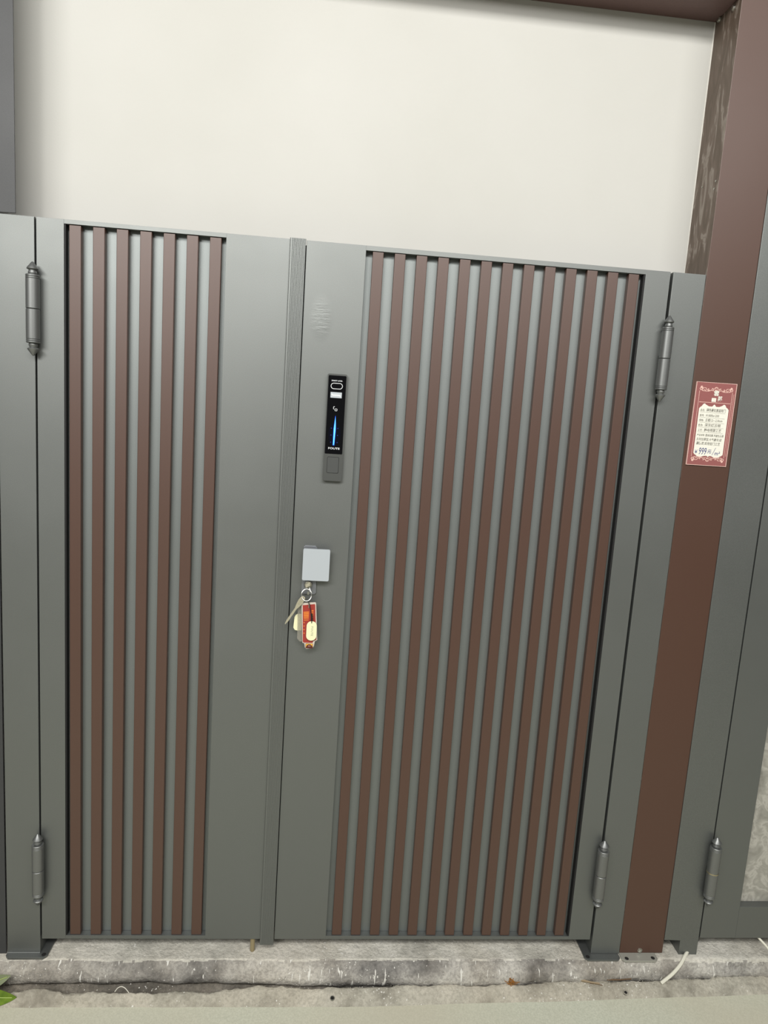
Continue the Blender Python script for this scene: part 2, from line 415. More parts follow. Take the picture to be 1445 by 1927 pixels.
bm = BM(); tube(bm, smooth_line([(1.5735, 0.111, 1.70), (1.5708, 0.1115, 2.0), (1.5705, 0.1115, 2.42)], 4), 0.0022, 6)
obj('sealant_bead', bm, M['seal_white'], bp, smooth=True, label='thin white bead where post meets wall')
settle(bp)

gp = empty('gate_post', (1.745, 0.03, -0.048), 'grey post right of the brown post, notched at its foot', 'post')
bm = BM(); prism(bm, [(1.6964, -0.0008), (1.7440, -0.0008), (1.7440, -0.048), (1.7968, -0.048), (1.7968, 3.2), (1.6964, 3.2)], -0.0005, 0.075)
obj('post_shaft', bm, M['grey'], gp, 0.001)
bolt(gp, 1.733, 0.030, -0.0008, 0.006, 'Z', -1, 'hinge', h=0.007)
box('gap_blocker', M['black'], 1.7850, 1.8150, 0.0760, 0.0790, 0.006, 3.1, gp, 0.0)  # added behind the third gate's gap to keep it dark
settle(gp)

bm = BM(); add_box(bm, -0.05, 1.5704, 0.0012, 0.112, 2.4215, 2.62)
tag(origin_to_base(obj('overhead_beam', bm, M['beam'], None, 0.0012)), 'dark brown overhead beam joined to the tall brown post', 'beam')
bm = BM(); prism(bm, [(-0.7, -0.045), (-0.0905, -0.045), (-0.0905, 1.8045), (-0.0446, 1.8045), (-0.0446, 3.2), (-0.7, 3.2)], 0.0015, 0.0045)
tag(origin_to_base(obj('column_panel', bm, M['colgrey'], None, 0.0005)), 'dark grey sheet column at the left edge of the photo', 'column')

# ------------------------------------------------------------------ gate leaves
def slats(root, xs, wdt, z0, z1, m):
    me = None
    for k, x in enumerate(xs):
        if me is None:
            bm = BM(); add_box(bm, -wdt / 2, wdt / 2, 0.0025, 0.0175, z0, z1)
            o = obj('slat', bm, m, root, 0.0016, seg=3); me = o.data
        else:
            o = bpy.data.objects.new('slat', me); COL.objects.link(o); o.parent = root
        o.location.x = x
gl = empty('gate_leaf', (0.30, 0.02, 0.0), 'narrow left gate leaf with seven brown slats', 'gate', None)
box('stile', M['grey'], 0.0006, 0.0605, 0.0, 0.040, 0.0, 1.8, gl, 0.0004)
box('stile', M['grey'], 0.4205, 0.5995, 0.0, 0.040, 0.0, 1.8, gl, 0.0004, label='wide stile beside the ribbed strip')
box('top_rail', M['grey'], 0.0606, 0.4205, 0.0, 0.040, 1.7905, 1.8, gl, 0.0003)
box('bottom_rail', M['grey'], 0.0606, 0.4205, 0.0, 0.040, 0.0, 0.0098, gl, 0.0003)
box('backing_panel', M['grey_back'], 0.0607, 0.4203, 0.0178, 0.034, 0.0098, 1.7905, gl)
box('recess_shade_strip', M['black'], 0.0606, 0.0640, 0.0018, 0.0178, 0.0105, 1.7900, gl, 0.0, 'black strip at the panel edge')  # added black strip, stands in for the shade inside this recess edge
box('seam_blocker', M['black'], 0.5900, 0.6180, 0.0405, 0.0440, 0.002, 1.798, gl, 0.0)  # added behind the seam so no wall light shows between the leaves
slats(gl, [0.0840 + k * 0.05205 for k in range(7)], 0.0262, 0.0102, 1.7895, M['brown'])
# ribbed cover strip over the meeting edge
bm = BM(); pr = [(0.5655, 0.0), (0.5655, -0.0045), (0.5668, -0.0058)]
for k in range(9):
    x = 0.5716 + k * 0.00335; pr += [(x - 0.0007, -0.0058), (x, -0.0053), (x + 0.0007, -0.0058)]
pr += [(0.6010, -0.0058), (0.6018, -0.0050), (0.6018, 0.0)]
prism_z(bm, pr, -0.0125, 1.8015); obj('cover_strip', bm, M['grey'], gl, label='ribbed strip over the meeting edge')
bm = BM(); lathe(bm, [(0.0045, -0.046), (0.0062, -0.043), (0.0062, 0.003)], (0.5452, 0.012, 0), 14)
obj('drop_bolt', bm, M['peg'], gl, smooth=True, label='brownish rod reaching into the kerb')
settle(gl)

gr = empty('gate_leaf', (1.04, 0.02, 0.0), 'wide middle gate leaf with thirteen brown slats, smart lock and handle', 'gate')
box('stile', M['grey_dent'], 0.6035, 0.7415, 0.0, 0.040, 0.0, 1.8, gr, 0.0004, label='stile carrying the lock, scuffed near its top')
box('stile', M['grey'], 1.4180, 1.4797, 0.0, 0.040, 0.0, 1.8, gr, 0.0004)
box('top_rail', M['grey'], 0.7415, 1.4180, 0.0, 0.040, 1.7890, 1.8, gr, 0.0003)
box('bottom_rail', M['grey'], 0.7415, 1.4180, 0.0, 0.040, 0.0, 0.0098, gr, 0.0003)
box('backing_panel', M['grey_back'], 0.7417, 1.4178, 0.0178, 0.034, 0.0098, 1.7890, gr)
box('recess_shade_strip', M['black'], 1.4140, 1.4179, 0.0018, 0.0178, 0.0105, 1.7885, gr, 0.0, 'black strip at the panel edge')  # black colour in place of shade in the right-hand recess gap
slats(gr, [0.7705 + k * 0.05168 for k in range(13)], 0.0258, 0.0102, 1.7885, M['brown'])

# smart lock
LK = rrect(0.6678, 0.7143, 1.2466, 1.5014, 0.0035)
bm = BM(); prism(bm, LK, -0.011, 0.0); lock = obj('smart_lock', bm, M['lockbody'], gr, 0.0012, label='narrow smart lock with black glass face and blue light')
bm = BM(); prism(bm, rrect(0.6703, 0.7122, 1.3125, 1.4975, 0.0015), -0.0122, -0.0105); obj('glass_face', bm, M['gloss'], lock, 0.0004)
bm = BM(); prism(bm, rrect(0.6778, 0.7045, 1.2665, 1.3040, 0.0025), -0.0122, -0.0105); obj('key_cover', bm, M['button'], lock, 0.0006)
bm = BM(); prism(bm, rrect(0.6768, 0.7055, 1.2655, 1.3050, 0.003), -0.01115, -0.0105); obj('cover_groove', bm, M['black'], lock)
YF = -0.01235
def flat(bm, pts, y): bm.faces.new([bm.verts.new((x, y, z)) for x, z in pts])
def ribbon(bm, pts, wd, y, closed=False):
    pts = [Vector((p[0], p[1])) for p in pts]; n = len(pts); a = []; b = []
    for i, p in enumerate(pts):
        t = (pts[(i + 1) % n] - pts[i - 1]) if closed else (pts[min(i + 1, n - 1)] - pts[max(i - 1, 0)])
        if t.length == 0: t = Vector((1, 0))
        t.normalize(); q = Vector((-t.y, t.x)) * wd / 2
        a.append(bm.verts.new((p.x + q.x, y, p.y + q.y))); b.append(bm.verts.new((p.x - q.x, y, p.y - q.y)))
    for i in range(n if closed else n - 1):
        j = (i + 1) % n; bm.faces.new((a[i], a[j], b[j], b[i]))
def text_mesh(name, body, size, m, parent, x, z, y, rot=0.0, shear=0.0, sx=1.0, align='LEFT', bold=0.0, label=None, extrude=0.0):
    c = bpy.data.curves.new(name, 'FONT'); c.body = body; c.size = size; c.align_x = align; c.align_y = 'CENTER'; c.shear = shear
    c.offset = bold; c.extrude = extrude; c.resolution_u = 2
    t = bpy.data.objects.new(name, c); COL.objects.link(t)
    bpy.context.view_layer.update()
    me = bpy.data.meshes.new_from_object(t.evaluated_get(bpy.context.evaluated_depsgraph_get()))
    bpy.data.objects.remove(t); bpy.data.curves.remove(c)
    me.transform(Matrix.Translation((x, y, z)) @ Matrix.Rotation(-rot, 4, 'Y') @ Matrix.Rotation(math.pi / 2, 4, 'X') @ Matrix.Diagonal((sx, 1, 1, 1)))
    me.name = name; me.materials.clear(); me.materials.append(m)
    o = bpy.data.objects.new(name, me); COL.objects.link(o); o.parent = parent
    if label: o['label'] = label
    return o
text_mesh('lettering', 'SMART LOCK', 0.0042, M['white_print'], lock, 0.6905, 1.4852, YF, align='CENTER', bold=0.00008, label='white wording above the oval')
bm = BM(); ribbon(bm, rrect(0.6770, 0.7040, 1.4665, 1.4795, 0.0064, 7), 0.0013, YF, True); obj('reader_outline', bm, M['white_print'], lock)
bm = BM(); prism(bm, rrect(0.6768, 0.7035, 1.4453, 1.4585, 0.0004), -0.0128, -0.0120); obj('sticker', bm, M['silver'], lock, label='silver sticker below the oval')
bm = BM(); ribbon(bm, [(0.6795, 1.4545), (0.6815, 1.4515), (0.6985, 1.4515), (0.7005, 1.4490)], 0.0028, -0.01300); obj('sticker_print', bm, M['white_print'], lock)
bm = BM(); ribbon(bm, [(0.6885, 1.4245), (0.6862, 1.4245), (0.6855, 1.4235), (0.6855, 1.4195), (0.6870, 1.4185)], 0.0012, YF)
ribbon(bm, rrect(0.6892, 0.6942, 1.4150, 1.4195, 0.0008, 2), 0.0010, YF, True); obj('card_symbol', bm, M['white_print'], lock)
bm = BM(); prism(bm, [(0.6895, 1.3345), (0.6910, 1.3345), (0.6925, 1.372), (0.6922, 1.384), (0.6913, 1.400), (0.6905, 1.384), (0.6897, 1.372)], -0.0128, -0.0120)
obj('light_bar', bm, M['cyan_led'], lock)
bm = BM(); prism(bm, [(0.6884, 1.333), (0.6920, 1.333), (0.6938, 1.372), (0.6930, 1.386), (0.6913, 1.404), (0.6897, 1.386), (0.6884, 1.372)], -0.01245, -0.0120)
obj('light_bar_edge', bm, M['blue_led'], lock)
bm = BM()
flat(bm, [(0.6912 + 0.0145 * math.cos(a * math.pi / 14), 1.360 + 0.030 * math.sin(a * math.pi / 14)) for a in range(28)], -0.01228)
obj('keypad_glow', bm, M['blue_glow'], lock); bm = BM()
for x in (0.6830, 0.6985):
    for z in (1.3400, 1.3570, 1.3735):
        flat(bm, [(x + 0.0013 * math.cos(a * math.pi / 5), z + 0.0013 * math.sin(a * math.pi / 5)) for a in range(10)], YF)
obj('key_dots', bm, M['blue_dim'], lock)
text_mesh('brand_lettering', 'FOUTE', 0.0062, M['white_print'], lock, 0.6915, 1.3252, YF, align='CENTER', sx=1.45, bold=0.00012, label='white lettering at the foot of the glass')

# handle: escutcheon, square pull plate, key cylinder
bm = BM(); prism(bm, [(0.6302, 0.9675), (0.6345, 0.9605), (0.6628, 0.9605), (0.6668, 0.9650), (0.6648, 1.0780), (0.6605, 1.0830), (0.6345, 1.0830), (0.6312, 1.0795)], -0.0055, 0.0)
hd = obj('lock_handle', bm, M['plate_dark'], gr, 0.0008, label='silver plate handle with key cylinder')
bm = BM(); prism(bm, rrect(0.6312, 0.6965, 0.9995, 1.0785, 0.0032), -0.0220, -0.0170); obj('pull_plate', bm, M['silver'], hd, 0.0014, label='pale square plate', seg=3)
bm = BM(); add_box(bm, 0.6375, 0.6605, -0.0172, -0.0050, 1.012, 1.068); obj('handle_neck', bm, M['plate_dark'], hd, 0.001)
bm = BM(); lathe(bm, [(0.0098, 0.0), (0.0098, -0.0075), (0.0085, -0.0092), (0.0082, -0.0094)], (0.6468, -0.0053, 0.9868), 26, 'Y'); obj('key_cylinder', bm, M['steel'], hd, smooth=True)
settle(gr)

# third gate at the right edge of the photo
g3 = empty('gate_leaf', (2.0, 0.02, 0.0), 'grey gate at the right edge with a stone-patterned sheet', 'gate')
box('stile', M['grey'], 1.8006, 1.9055, 0.0, 0.040, 0.006, 3.1, g3)
box('bottom_rail', M['grey'], 1.9056, 2.9, 0.0, 0.040, 0.006, 0.1045, g3)
box('stone_sheet', M['stone'], 1.9056, 2.9, 0.022, 0.030, 0.1045, 3.1, g3, label='grey stone-patterned sheet')
settle(g3)

# ------------------------------------------------------------------ hinges
def make_hinge(leaf, x, z0, z1, r, label, ring=False, cone=0.0158):
    root = bpy.data.objects.new('hinge', None); COL.objects.link(root); root.empty_display_size = 0.05
    root['label'] = label; root['_loc'] = [x, -0.0155, z0]
    y = -0.0155; k = r / 0.0141
    zb0 = z0 + cone + 0.0125; zb1 = z1 - cone - 0.0125; zm = (zb0 + zb1) / 2
    def barrel(a, b, grooves):
        pts = []
        for g in ([(r * .9, a), (r, a + .0012)]): pts.append(g)
        if grooves == 'low':
            for q in (a + .0045, a + .0085): pts += [(r, q - .0009), (r - .0011, q), (r, q + .0009)]
        if grooves == 'high':
            for q in (b - .0085, b - .0045): pts += [(r, q - .0009), (r - .0011, q), (r, q + .0009)]
        pts += [(r, b - .0010), (r * .95, b)]
        return pts
    bm = BM(); lathe(bm, barrel(zb0, zm - .0004, 'low'), (x, y, 0)); obj('lower_barrel', bm, M['hinge'], root, smooth=True)
    bm = BM(); lathe(bm, barrel(zm + .0004, zb1, 'high'), (x, y, 0)); obj('upper_barrel', bm, M['hinge'], root, smooth=True)
    for s, zb in ((1, zb1), (-1, zb0)):
        pr = [(r * .55, zb - s * .001), (r * .60, zb + s * .001), (r * .66, zb + s * .0035), (r * .60, zb + s * .0065), (r * .52, zb + s * .0095), (r * .78, zb + s * .0115), (r * .85, zb + s * .0128),
              (r * .80, zb + s * .0148), (r * .42, zb + s * (.0125 + cone * .62)), (r * .14, zb + s * (.0125 + cone * .97)), (r * .05, zb + s * (.0125 + cone))]
        bm = BM(); lathe(bm, pr, (x, y, 0)); obj('finial', bm, M['hinge'], root, smooth=True)
    bm = BM(); lathe(bm, [(r * .8, zm - .002), (r * .8, zm + .002)], (x, y, 0), 20); obj('pin', bm, M['black'], root)
    if ring:
        bm = BM(); lathe(bm, [(r * .9, zm - .0022), (r * 1.04, zm - .0016), (r * 1.04, zm + .0016), (r * .9, zm + .0022)], (x, y, 0)); obj('washer', bm, M['brass'], root, smooth=True, label='pale brass washer')
    for s, za, zc in ((-1, zb0 + .01, zm - .008), (1, zm + .008, zb1 - .01)):
        sd = s if x < 1 else -s
        bm = BM(); add_box(bm, min(x + sd * .004, x + sd * .009), max(x + sd * .004, x + sd * .009), y + r * .55, 0.0004, za, zc); obj('weld_tab', bm, M['hinge'], root)
    settle(root); root.parent = leaf; root.location -= leaf.location
make_hinge(gl, -0.0014, 1.4935, 1.7000, 0.0146, 'upper left hinge, between left post and narrow leaf')
make_hinge(gl, -0.0012, 0.1095, 0.3090, 0.0140, 'lower left hinge, above the left post foot')
make_hinge(gr, 1.4826, 1.4895, 1.6955, 0.0136, 'upper right hinge, beside the price tag')
make_hinge(gr, 1.4806, 0.1090, 0.3125, 0.0150, 'lower hinge left of the brown post')
make_hinge(g3, 1.7985, 0.1190, 0.3270, 0.0150, 'lower hinge with a brass washer right of the brown post', ring=True)

# ------------------------------------------------------------------ price tag
tg = empty('price_tag', (1.632, -0.002, 1.339), 'maroon price tag with ornate frame on the brown post', 'tag')
TX, TZ, TW, TH = 1.5792, 1.5460, 0.1056, 0.2068
def U(u, v): return (TX + TW * u, TZ - TH * v)
bm = BM(); prism(bm, [(TX, TZ), (TX + TW, TZ + .0004), (TX + TW - .0005, TZ - TH), (TX - .0006, TZ - TH)], -0.0022, 0.0012); obj('board', bm, M['tag_edge'], tg, 0.0003)
bm = BM(); flat(bm, [U(.012, .004), U(.982, .004), U(.978, .993), U(.008, .993)], -0.00235); obj('printed_ground', bm, M['tag_red'], tg)
Y1, Y2 = -0.00255, -0.00275
paper = [(.135, .315), (.165, .296), (.195, .285), (.225, .262), (.26, .252), (.30, .268), (.37, .284), (.45, .285), (.475, .270), (.50, .258), (.525, .270), (.55, .285), (.63, .284),
         (.70, .268), (.74, .252), (.775, .262), (.80, .285), (.835, .296), (.868, .315), (.868, .858), (.835, .872), (.80, .880), (.76, .896), (.72, .903), (.66, .896), (.58, .880), (.535, .880),
         (.505, .893), (.475, .880), (.42, .880), (.34, .892), (.28, .900), (.235, .893), (.20, .875), (.165, .868), (.135, .850)]
bm = BM(); flat(bm, [U(*p) for p in paper], Y1); obj('paper_insert', bm, M['tag_white'], tg, label='white insert with handwriting')
bm = BM()
ry = [Y1 - 0.00006]
def rl(pts, wd, closed=False):
    ry[0] -= 0.000004; ribbon(bm, [U(*p) for p in pts], wd, ry[0], closed)
rl([(.115, .238), (.885, .238)], .0012)
rl([(.092, .105), (.092, .895)], .0010); rl([(.905, .105), (.905, .895)], .0010); rl([(.945, .125), (.945, .875)], .0008)
def curl(cx, cy, r, a0, a1, n=9, sh=1.0):
    return [(cx + r * (1 - .55 * i / n) * math.cos(math.radians(a0 + (a1 - a0) * i / n)), cy + r * .51 * (1 - .55 * i / n) * math.sin(math.radians(a0 + (a1 - a0) * i / n)) * sh) for i in range(n + 1)]
for fl in (1, -1):
    def F(pts): return [(x, y if fl == 1 else 1.0 - y) for x, y in pts]
    for mx in (1, -1):
        def G(pts): return F([(x if mx == 1 else 1 - x, y) for x, y in pts])
        rl(G([(.50, .052), (.465, .060), (.45, .078), (.415, .074), (.385, .086), (.36, .100), (.31, .106), (.25, .108), (.19, .104), (.15, .095)]), .0012)
        rl(G(curl(.40, .086, .035, -120, 200)), .0012); rl(G(curl(.445, .092, .03, -60, 220)), .0010)
        rl(G(curl(.31, .088, .030, 0, 300)), .0022); rl(G(curl(.235, .083, .034, 180, -90)), .0014)
        rl(G(curl(.12, .078, .045, -90, 230)), .0018); rl(G(curl(.135, .060, .028, 0, 330)), .0026); rl(G(curl(.17, .090, .03, 60, 330)), .0012)
        rl(G([(.25, .070), (.20, .066), (.165, .074)]), .0012)
    rl(F(curl(.50, .074, .036, 180, 360, 8)), .0011); rl(F(curl(.50, .090, .018, 0, 330)), .0016)
obj('ornament', bm, M['tag_pink'], tg, label='pale scrollwork and ruled lines')
def tagtext(body, u, v, size, m, y=Y2, **k):
    x, z = U(u, v); return text_mesh(k.pop('name', 'handwriting'), body, size, m, tg, x, z, y, **k)
tagtext('雲', .515, .130, .0140, M['tag_white'], align='CENTER', bold=.00030, name='emblem_character')
tagtext('邦', .615, .192, .0140, M['tag_white'], align='CENTER', bold=.00030, name='emblem_character', sx=.85)
bm = BM(); flat(bm, [U(.415, .182), U(.525, .182), U(.525, .228), U(.415, .228)], Y1); obj('emblem_seal', bm, M['tag_white'], tg)
bm = BM(); ribbon(bm, [U(.44, .195), U(.50, .195)], .0006, Y2); ribbon(bm, [U(.46, .213), U(.505, .213)], .0008, Y2); obj('seal_mark', bm, M['tag_pink'], tg)
rows = [('品名', '隔热豪如意庭院门', .335, .75), ('型号', 'H1800x1200', .398, .8), ('规格', '主框12—2.0mm', .455, .8), ('颜色', '深灰红古铜', .515, 1.0), ('工艺', '静电喷塑工艺', .575, .9)]
bm = BM()
for a, b, v, sx in rows:
    tagtext(a + ':', .17, v, .0062, M['ink'], bold=.00006, name='caption', sx=.9); tagtext(b, .32, v - .003, .0084, M['ink'], shear=.12, bold=.00010, sx=sx)
    ribbon(bm, [U(.165, v + .022), U(.80, v + .026)], .00045, Y2)
obj('ruled_lines', bm, M['ink'], tg)
tagtext('产品说明', .165, .634, .0058, M['ink'], bold=.00006, name='caption', sx=.85); tagtext('整体如意.不褪色.防晒', .375, .634, .0068, M['ink'], shear=.12, bold=.00008, sx=.74)
tagtext('主材加厚型,大气豪华,经', .160, .684, .0078, M['ink'], shear=.12, bold=.00008, sx=.82)
tagtext('濃防漏,采用铝门工艺', .165, .734, .0080, M['ink'], shear=.12, bold=.00009, sx=.86)
tagtext('¥', .165, .838, .0120, M['blue_ink'], bold=.00014, name='price')
tagtext('999', .255, .830, .0250, M['blue_ink'], shear=.12, name='price', sx=.56, bold=.00010)
tagtext('元', .470, .828, .0110, M['blue_ink'], shear=.15, bold=.00016, name='price')
bm = BM(); ribbon(bm, [U(.600, .868), U(.675, .775)], .0010, Y2); obj('price', bm, M['blue_ink'], tg)
tagtext('m²', .655, .845, .0130, M['blue_ink'], shear=.15, bold=.00014, name='price')
settle(tg)

# ------------------------------------------------------------------ bunch of keys hanging from the cylinder
kb = empty('key_bunch', (0.648, -0.024, 0.824), 'bunch with key, red fob and cream tags hanging from the handle cylinder', 'keys')
bm = BM(); add_box(bm, -0.0066, 0.0066, -0.0285, -0.0145, -0.0012, 0.0012); bmesh.ops.rotate(bm, verts=bm.verts, matrix=Matrix.Rotation(math.radians(-34), 3, 'Y')); bmesh.ops.translate(bm, verts=bm.verts, vec=(0.6468, 0, 0.9868))
obj('inserted_key', bm, M['keymetal'], kb, 0.0004, label='key edge-on in the cylinder')
bm = BM(); tube(bm, smooth_line([(0.6510, -0.026, 0.982), (0.6530, -0.030, 0.9745), (0.6500, -0.031, 0.9700), (0.6465, -0.029, 0.9710)], 4), 0.0011, 6); obj('link', bm, M['steel'], kb, smooth=True)
def ring_pts(c, rx, rz, tilt, n=26): return [(c[0] + rx * math.cos(a), c[1] + tilt * math.sin(a), c[2] + rz * math.sin(a)) for a in [2 * math.pi * k / n for k in range(n)]]
bm = BM(); tube(bm, ring_pts((0.6445, -0.026, 0.9640), 0.0122, 0.0142, 0.004), 0.0013, 8, True); obj('split_ring', bm, M['steel'], kb, smooth=True)
bm = BM(); add_box(bm, 0.6462, 0.6506, -0.033, -0.030, 0.9668, 0.9738); obj('crimp', bm, M['steel'], kb, 0.0006)
# long key: oval bow, slim blade
ax = Vector((-0.518, 0, -0.855)); nx = Vector((0.855, 0, -0.518)); k0 = Vector((0.6385, 0, 0.9600))
prof = [(0.000, .0030), (.003, .0052), (.008, .0064), (.016, .0066), (.024, .0056), (.031, .0040), (.035, .0031), (.036, .0023), (.046, .0022), (.046, .0027), (.056, .0027), (.056, .0022), (.064, .0022), (.064, .0027), (.073, .0026), (.080, .0016), (.0835, .0007)]
bm = BM(); pts = [k0 + ax * t + nx * wd for t, wd in prof] + [k0 + ax * t - nx * wd for t, wd in prof[::-1]]
prism(bm, [(p.x, p.z) for p in pts], -0.0285, -0.0262); key = obj('key', bm, M['keymetal'], kb, 0.0003, label='long key hanging to the left')
bm = BM(); c = k0 + ax * .006; prism(bm, [(c.x + ax.x * a + nx.x * b, c.z + ax.z * a + nx.z * b) for a, b in ((-.0022, -.0008), (-.0022, .0008), (.0022, .0008), (.0022, -.0008))], -0.02865, -0.0262); obj('key_hole', bm, M['dark'], key)
bm = BM()
c = k0 + ax * .018
for i in range(4):
    q = c + ax * (i * .003 - .004); ribbon(bm, [((q - nx * .003).x, (q - nx * .003).z), ((q + nx * .003).x, (q + nx * .003).z)], .0009, -0.02862)
obj('key_stamp', bm, M['cream_print'], key)
bm = BM(); prism(bm, [(0.6240, 0.9300), (0.6330, 0.9430), (0.6390, 0.9430), (0.6390, 0.8420), (0.6330, 0.8420), (0.6265, 0.8490)], -0.0185, -0.0172); obj('clear_sleeve', bm, M['sleeve'], kb)
bm = BM(); prism(bm, [(0.6155, 0.8760), (0.6190, 0.8705), (0.6240, 0.8690), (0.6360, 0.8690), (0.6360, 0.9115), (0.6240, 0.9115), (0.6195, 0.9085), (0.6170, 0.9030)], -0.0150, -0.0133); obj('cream_tag', bm, M['cream'], kb, 0.0004, label='cream tag half hidden behind the red fob')
# red fob in a clear rim, turned slightly
bm = BM(); prism(bm, [(0.6330, 0.9400), (0.6355, 0.9425), (0.6672, 0.9455), (0.6690, 0.9430), (0.6765, 0.8495), (0.6730, 0.8470), (0.6700, 0.8462), (0.6690, 0.8335), (0.6655, 0.8275), (0.6500, 0.8255), (0.6465, 0.8290), (0.6450, 0.8405), (0.6400, 0.8405)], -0.0238, -0.0205)
obj('fob_rim', bm, M['clear_rim'], kb, 0.0006, label='pale clear edge around the red card')
bm = BM(); prism(bm, [(0.6362, 0.9370), (0.6655, 0.9412), (0.6668, 0.9390), (0.6738, 0.8500), (0.6668, 0.8470), (0.6650, 0.8415), (0.6435, 0.8415), (0.6408, 0.8440)], -0.0242, -0.0210)
fob = obj('red_fob', bm, M['red'], kb, 0.0003, label='red card with orange stripes')
bm = BM()
for i in range(6):
    z = 0.9195 - i * 0.0040; ribbon(bm, [(0.6392 + i * .0003, z - .0005), (0.6525, z + .0008)], .0022 if i < 4 else .0012, -0.02435)
for i in range(5):
    z = 0.9245 - i * 0.0042; ribbon(bm, [(0.6585, z), (0.6635, z + .0003)], .0018, -0.02435)
for i in range(4): ribbon(bm, [(0.6405 + i * .0004, 0.893 - i * .009), (0.6428 + i * .0004, 0.893 - i * .009)], .0022, -0.02435)
obj('fob_stripes', bm, M['orange'], fob)
bm = BM(); prism(bm, rrect(0.6482, 0.6662, 0.8275, 0.8395, 0.0015), -0.0245, -0.0215); obj('fob_badge', bm, M['maroon'], fob)
bm = BM()
arch = [(0.6490, 0.8385), (0.6655, 0.8393), (0.6650, 0.8310), (0.6640, 0.8345), (0.6610, 0.8372), (0.6570, 0.8380), (0.6530, 0.8368), (0.6505, 0.8335), (0.6495, 0.8290)]
flat(bm, arch, -0.02465); obj('badge_arch', bm, M['yellow'], fob)
bm = BM(); ribbon(bm, [(0.6548, 0.8322), (0.6558, 0.8350), (0.6566, 0.8325)], .0008, -0.02465); ribbon(bm, [(0.6580, 0.8325), (0.6592, 0.8352), (0.6604, 0.8328)], .0008, -0.02465); obj('badge_mark', bm, M['tag_pink'], fob)
bm = BM(); prism(bm, rrect(0.6485, 0.6735, 0.8492, 0.8985, 0.0118, 8), -0.0295, -0.0272); ct = obj('cream_tag', bm, M['cream'], kb, 0.0005, label='cream oval tag in front of the red fob')
text_mesh('tag_lettering', 'FOUTE', 0.0070, M['cream_print'], ct, 0.6622, 0.8735, -0.02965, rot=-math.pi / 2, align='CENTER', sx=1.15)
bm = BM(); tube(bm, smooth_line([(0.6470, -0.027, 0.951), (0.6522, -0.0285, 0.942), (0.6565, -0.029, 0.925), (0.6590, -0.0295, 0.908), (0.6602, -0.030, 0.8990), (0.6605, -0.0302, 0.8945)], 5), 0.0010, 6); obj('cord', bm, M['cord'], kb, smooth=True)
bm = BM(); tube(bm, smooth_line([(0.6595, -0.0295, 0.918), (0.6600, -0.0300, 0.910), (0.6604, -0.030, 0.900)], 4), 0.0022, 6); obj('cord_knot', bm, M['cord'], kb, smooth=True)
bm = BM(); tube(bm, smooth_line([(0.6475, -0.026, 0.951), (0.6505, -0.0275, 0.945), (0.6515, -0.0270, 0.938), (0.6512, -0.0250, 0.931)], 4), 0.0011, 6); obj('fob_loop', bm, M['steel'], kb, smooth=True)
settle(kb)

# ------------------------------------------------------------------ small things on the ground
def single(name, bm, m, label, cat, group=None, bevel=0.0, smooth=False):
    return origin_to_base(tag(obj(name, bm, m, None, bevel, smooth), label, cat, group))
bm = BM(); tube(bm, smooth_line([(1.7870, 0.026, -0.0385), (1.7740, 0.006, -0.0400), (1.7550, -0.012, -0.0440), (1.7360, -0.027, -0.0550), (1.7080, -0.0400, -0.0720), (1.6740, -0.0490, -0.0915)], 6), 0.0046, 8)
single('white_cable', bm, M['cable'], 'thick white cable coming down below the notched post', 'cable', smooth=True)
bm = BM(); tube(bm, smooth_line([(1.978, 0.012, 0.004), (1.986, 0.002, -0.003), (1.998, -0.010, -0.014), (2.02, -0.030, -0.040), (2.06, -0.050, -0.078)], 6), 0.0032, 8)
single('white_cable', bm, M['cable'], 'thin white cable under the right gate, at the photo edge', 'cable', smooth=True)
# plant at the lower left
def leaf_blade(bm, base, tip, wd, droop, face, th=0.0007, n=12, mm=8):
    """a broad blade with a folded midrib; face = direction its upper side looks to"""
    b, t = Vector(base), Vector(tip); ax = (t - b); ln = ax.length; ax.normalize(); fc = Vector(face); fc = (fc - ax * fc.dot(ax)).normalized(); sd = ax.cross(fc); g = []
    for i in range(n + 1):
        u = i / n; hw = wd / 2 * (math.sin(math.pi * min(1, 0.07 + 0.93 * u) ** 0.75) ** 0.8 if u < 1 else 0) + 0.0006
        g.append([bm.verts.new(b + ax * ln * u + sd * hw * k + fc * (0.18 * hw * abs(k) + droop * math.sin(math.pi * u))) for k in [-1 + 2 * j / mm for j in range(mm + 1)]])
    for a, c in zip(g, g[1:]):
        for j in range(mm): bm.faces.new((a[j], a[j + 1], c[j + 1], c[j]))
    ret = bmesh.ops.extrude_face_region(bm, geom=list(bm.faces)); bmesh.ops.translate(bm, verts=[e for e in ret['geom'] if isinstance(e, bmesh.types.BMVert)], vec=-fc * th)
    return [b + ax * ln * u + fc * (0.0012 + droop * math.sin(math.pi * u)) for u in [k / 10 for k in range(10)]]
pl = empty('leafy_plant', (-0.12, -0.075, -0.112), 'green plant with broad leaves at the lower left corner', 'plant')
bm = BM(); rib = leaf_blade(bm, (-0.1230, -0.0800, -0.0880), (-0.0285, -0.0800, -0.0955), 0.044, 0.004, (0.1, -1, 0.25)); lo = obj('leaf', bm, M['leaf'], pl, smooth=True)
bm = BM(); tube(bm, rib, .0009, 5); obj('midrib', bm, M['leaf_vein'], lo, smooth=True)
bm = BM(); rib = leaf_blade(bm, (-0.1250, -0.0640, -0.0760), (-0.0520, -0.0580, -0.0540), 0.034, 0.003, (-0.3, -1, 0.1)); lo = obj('leaf', bm, M['leaf_pale'], pl, smooth=True, label='paler grey green leaf behind')
bm = BM(); tube(bm, rib, .0008, 5); obj('midrib', bm, M['leaf_vein'], lo, smooth=True)
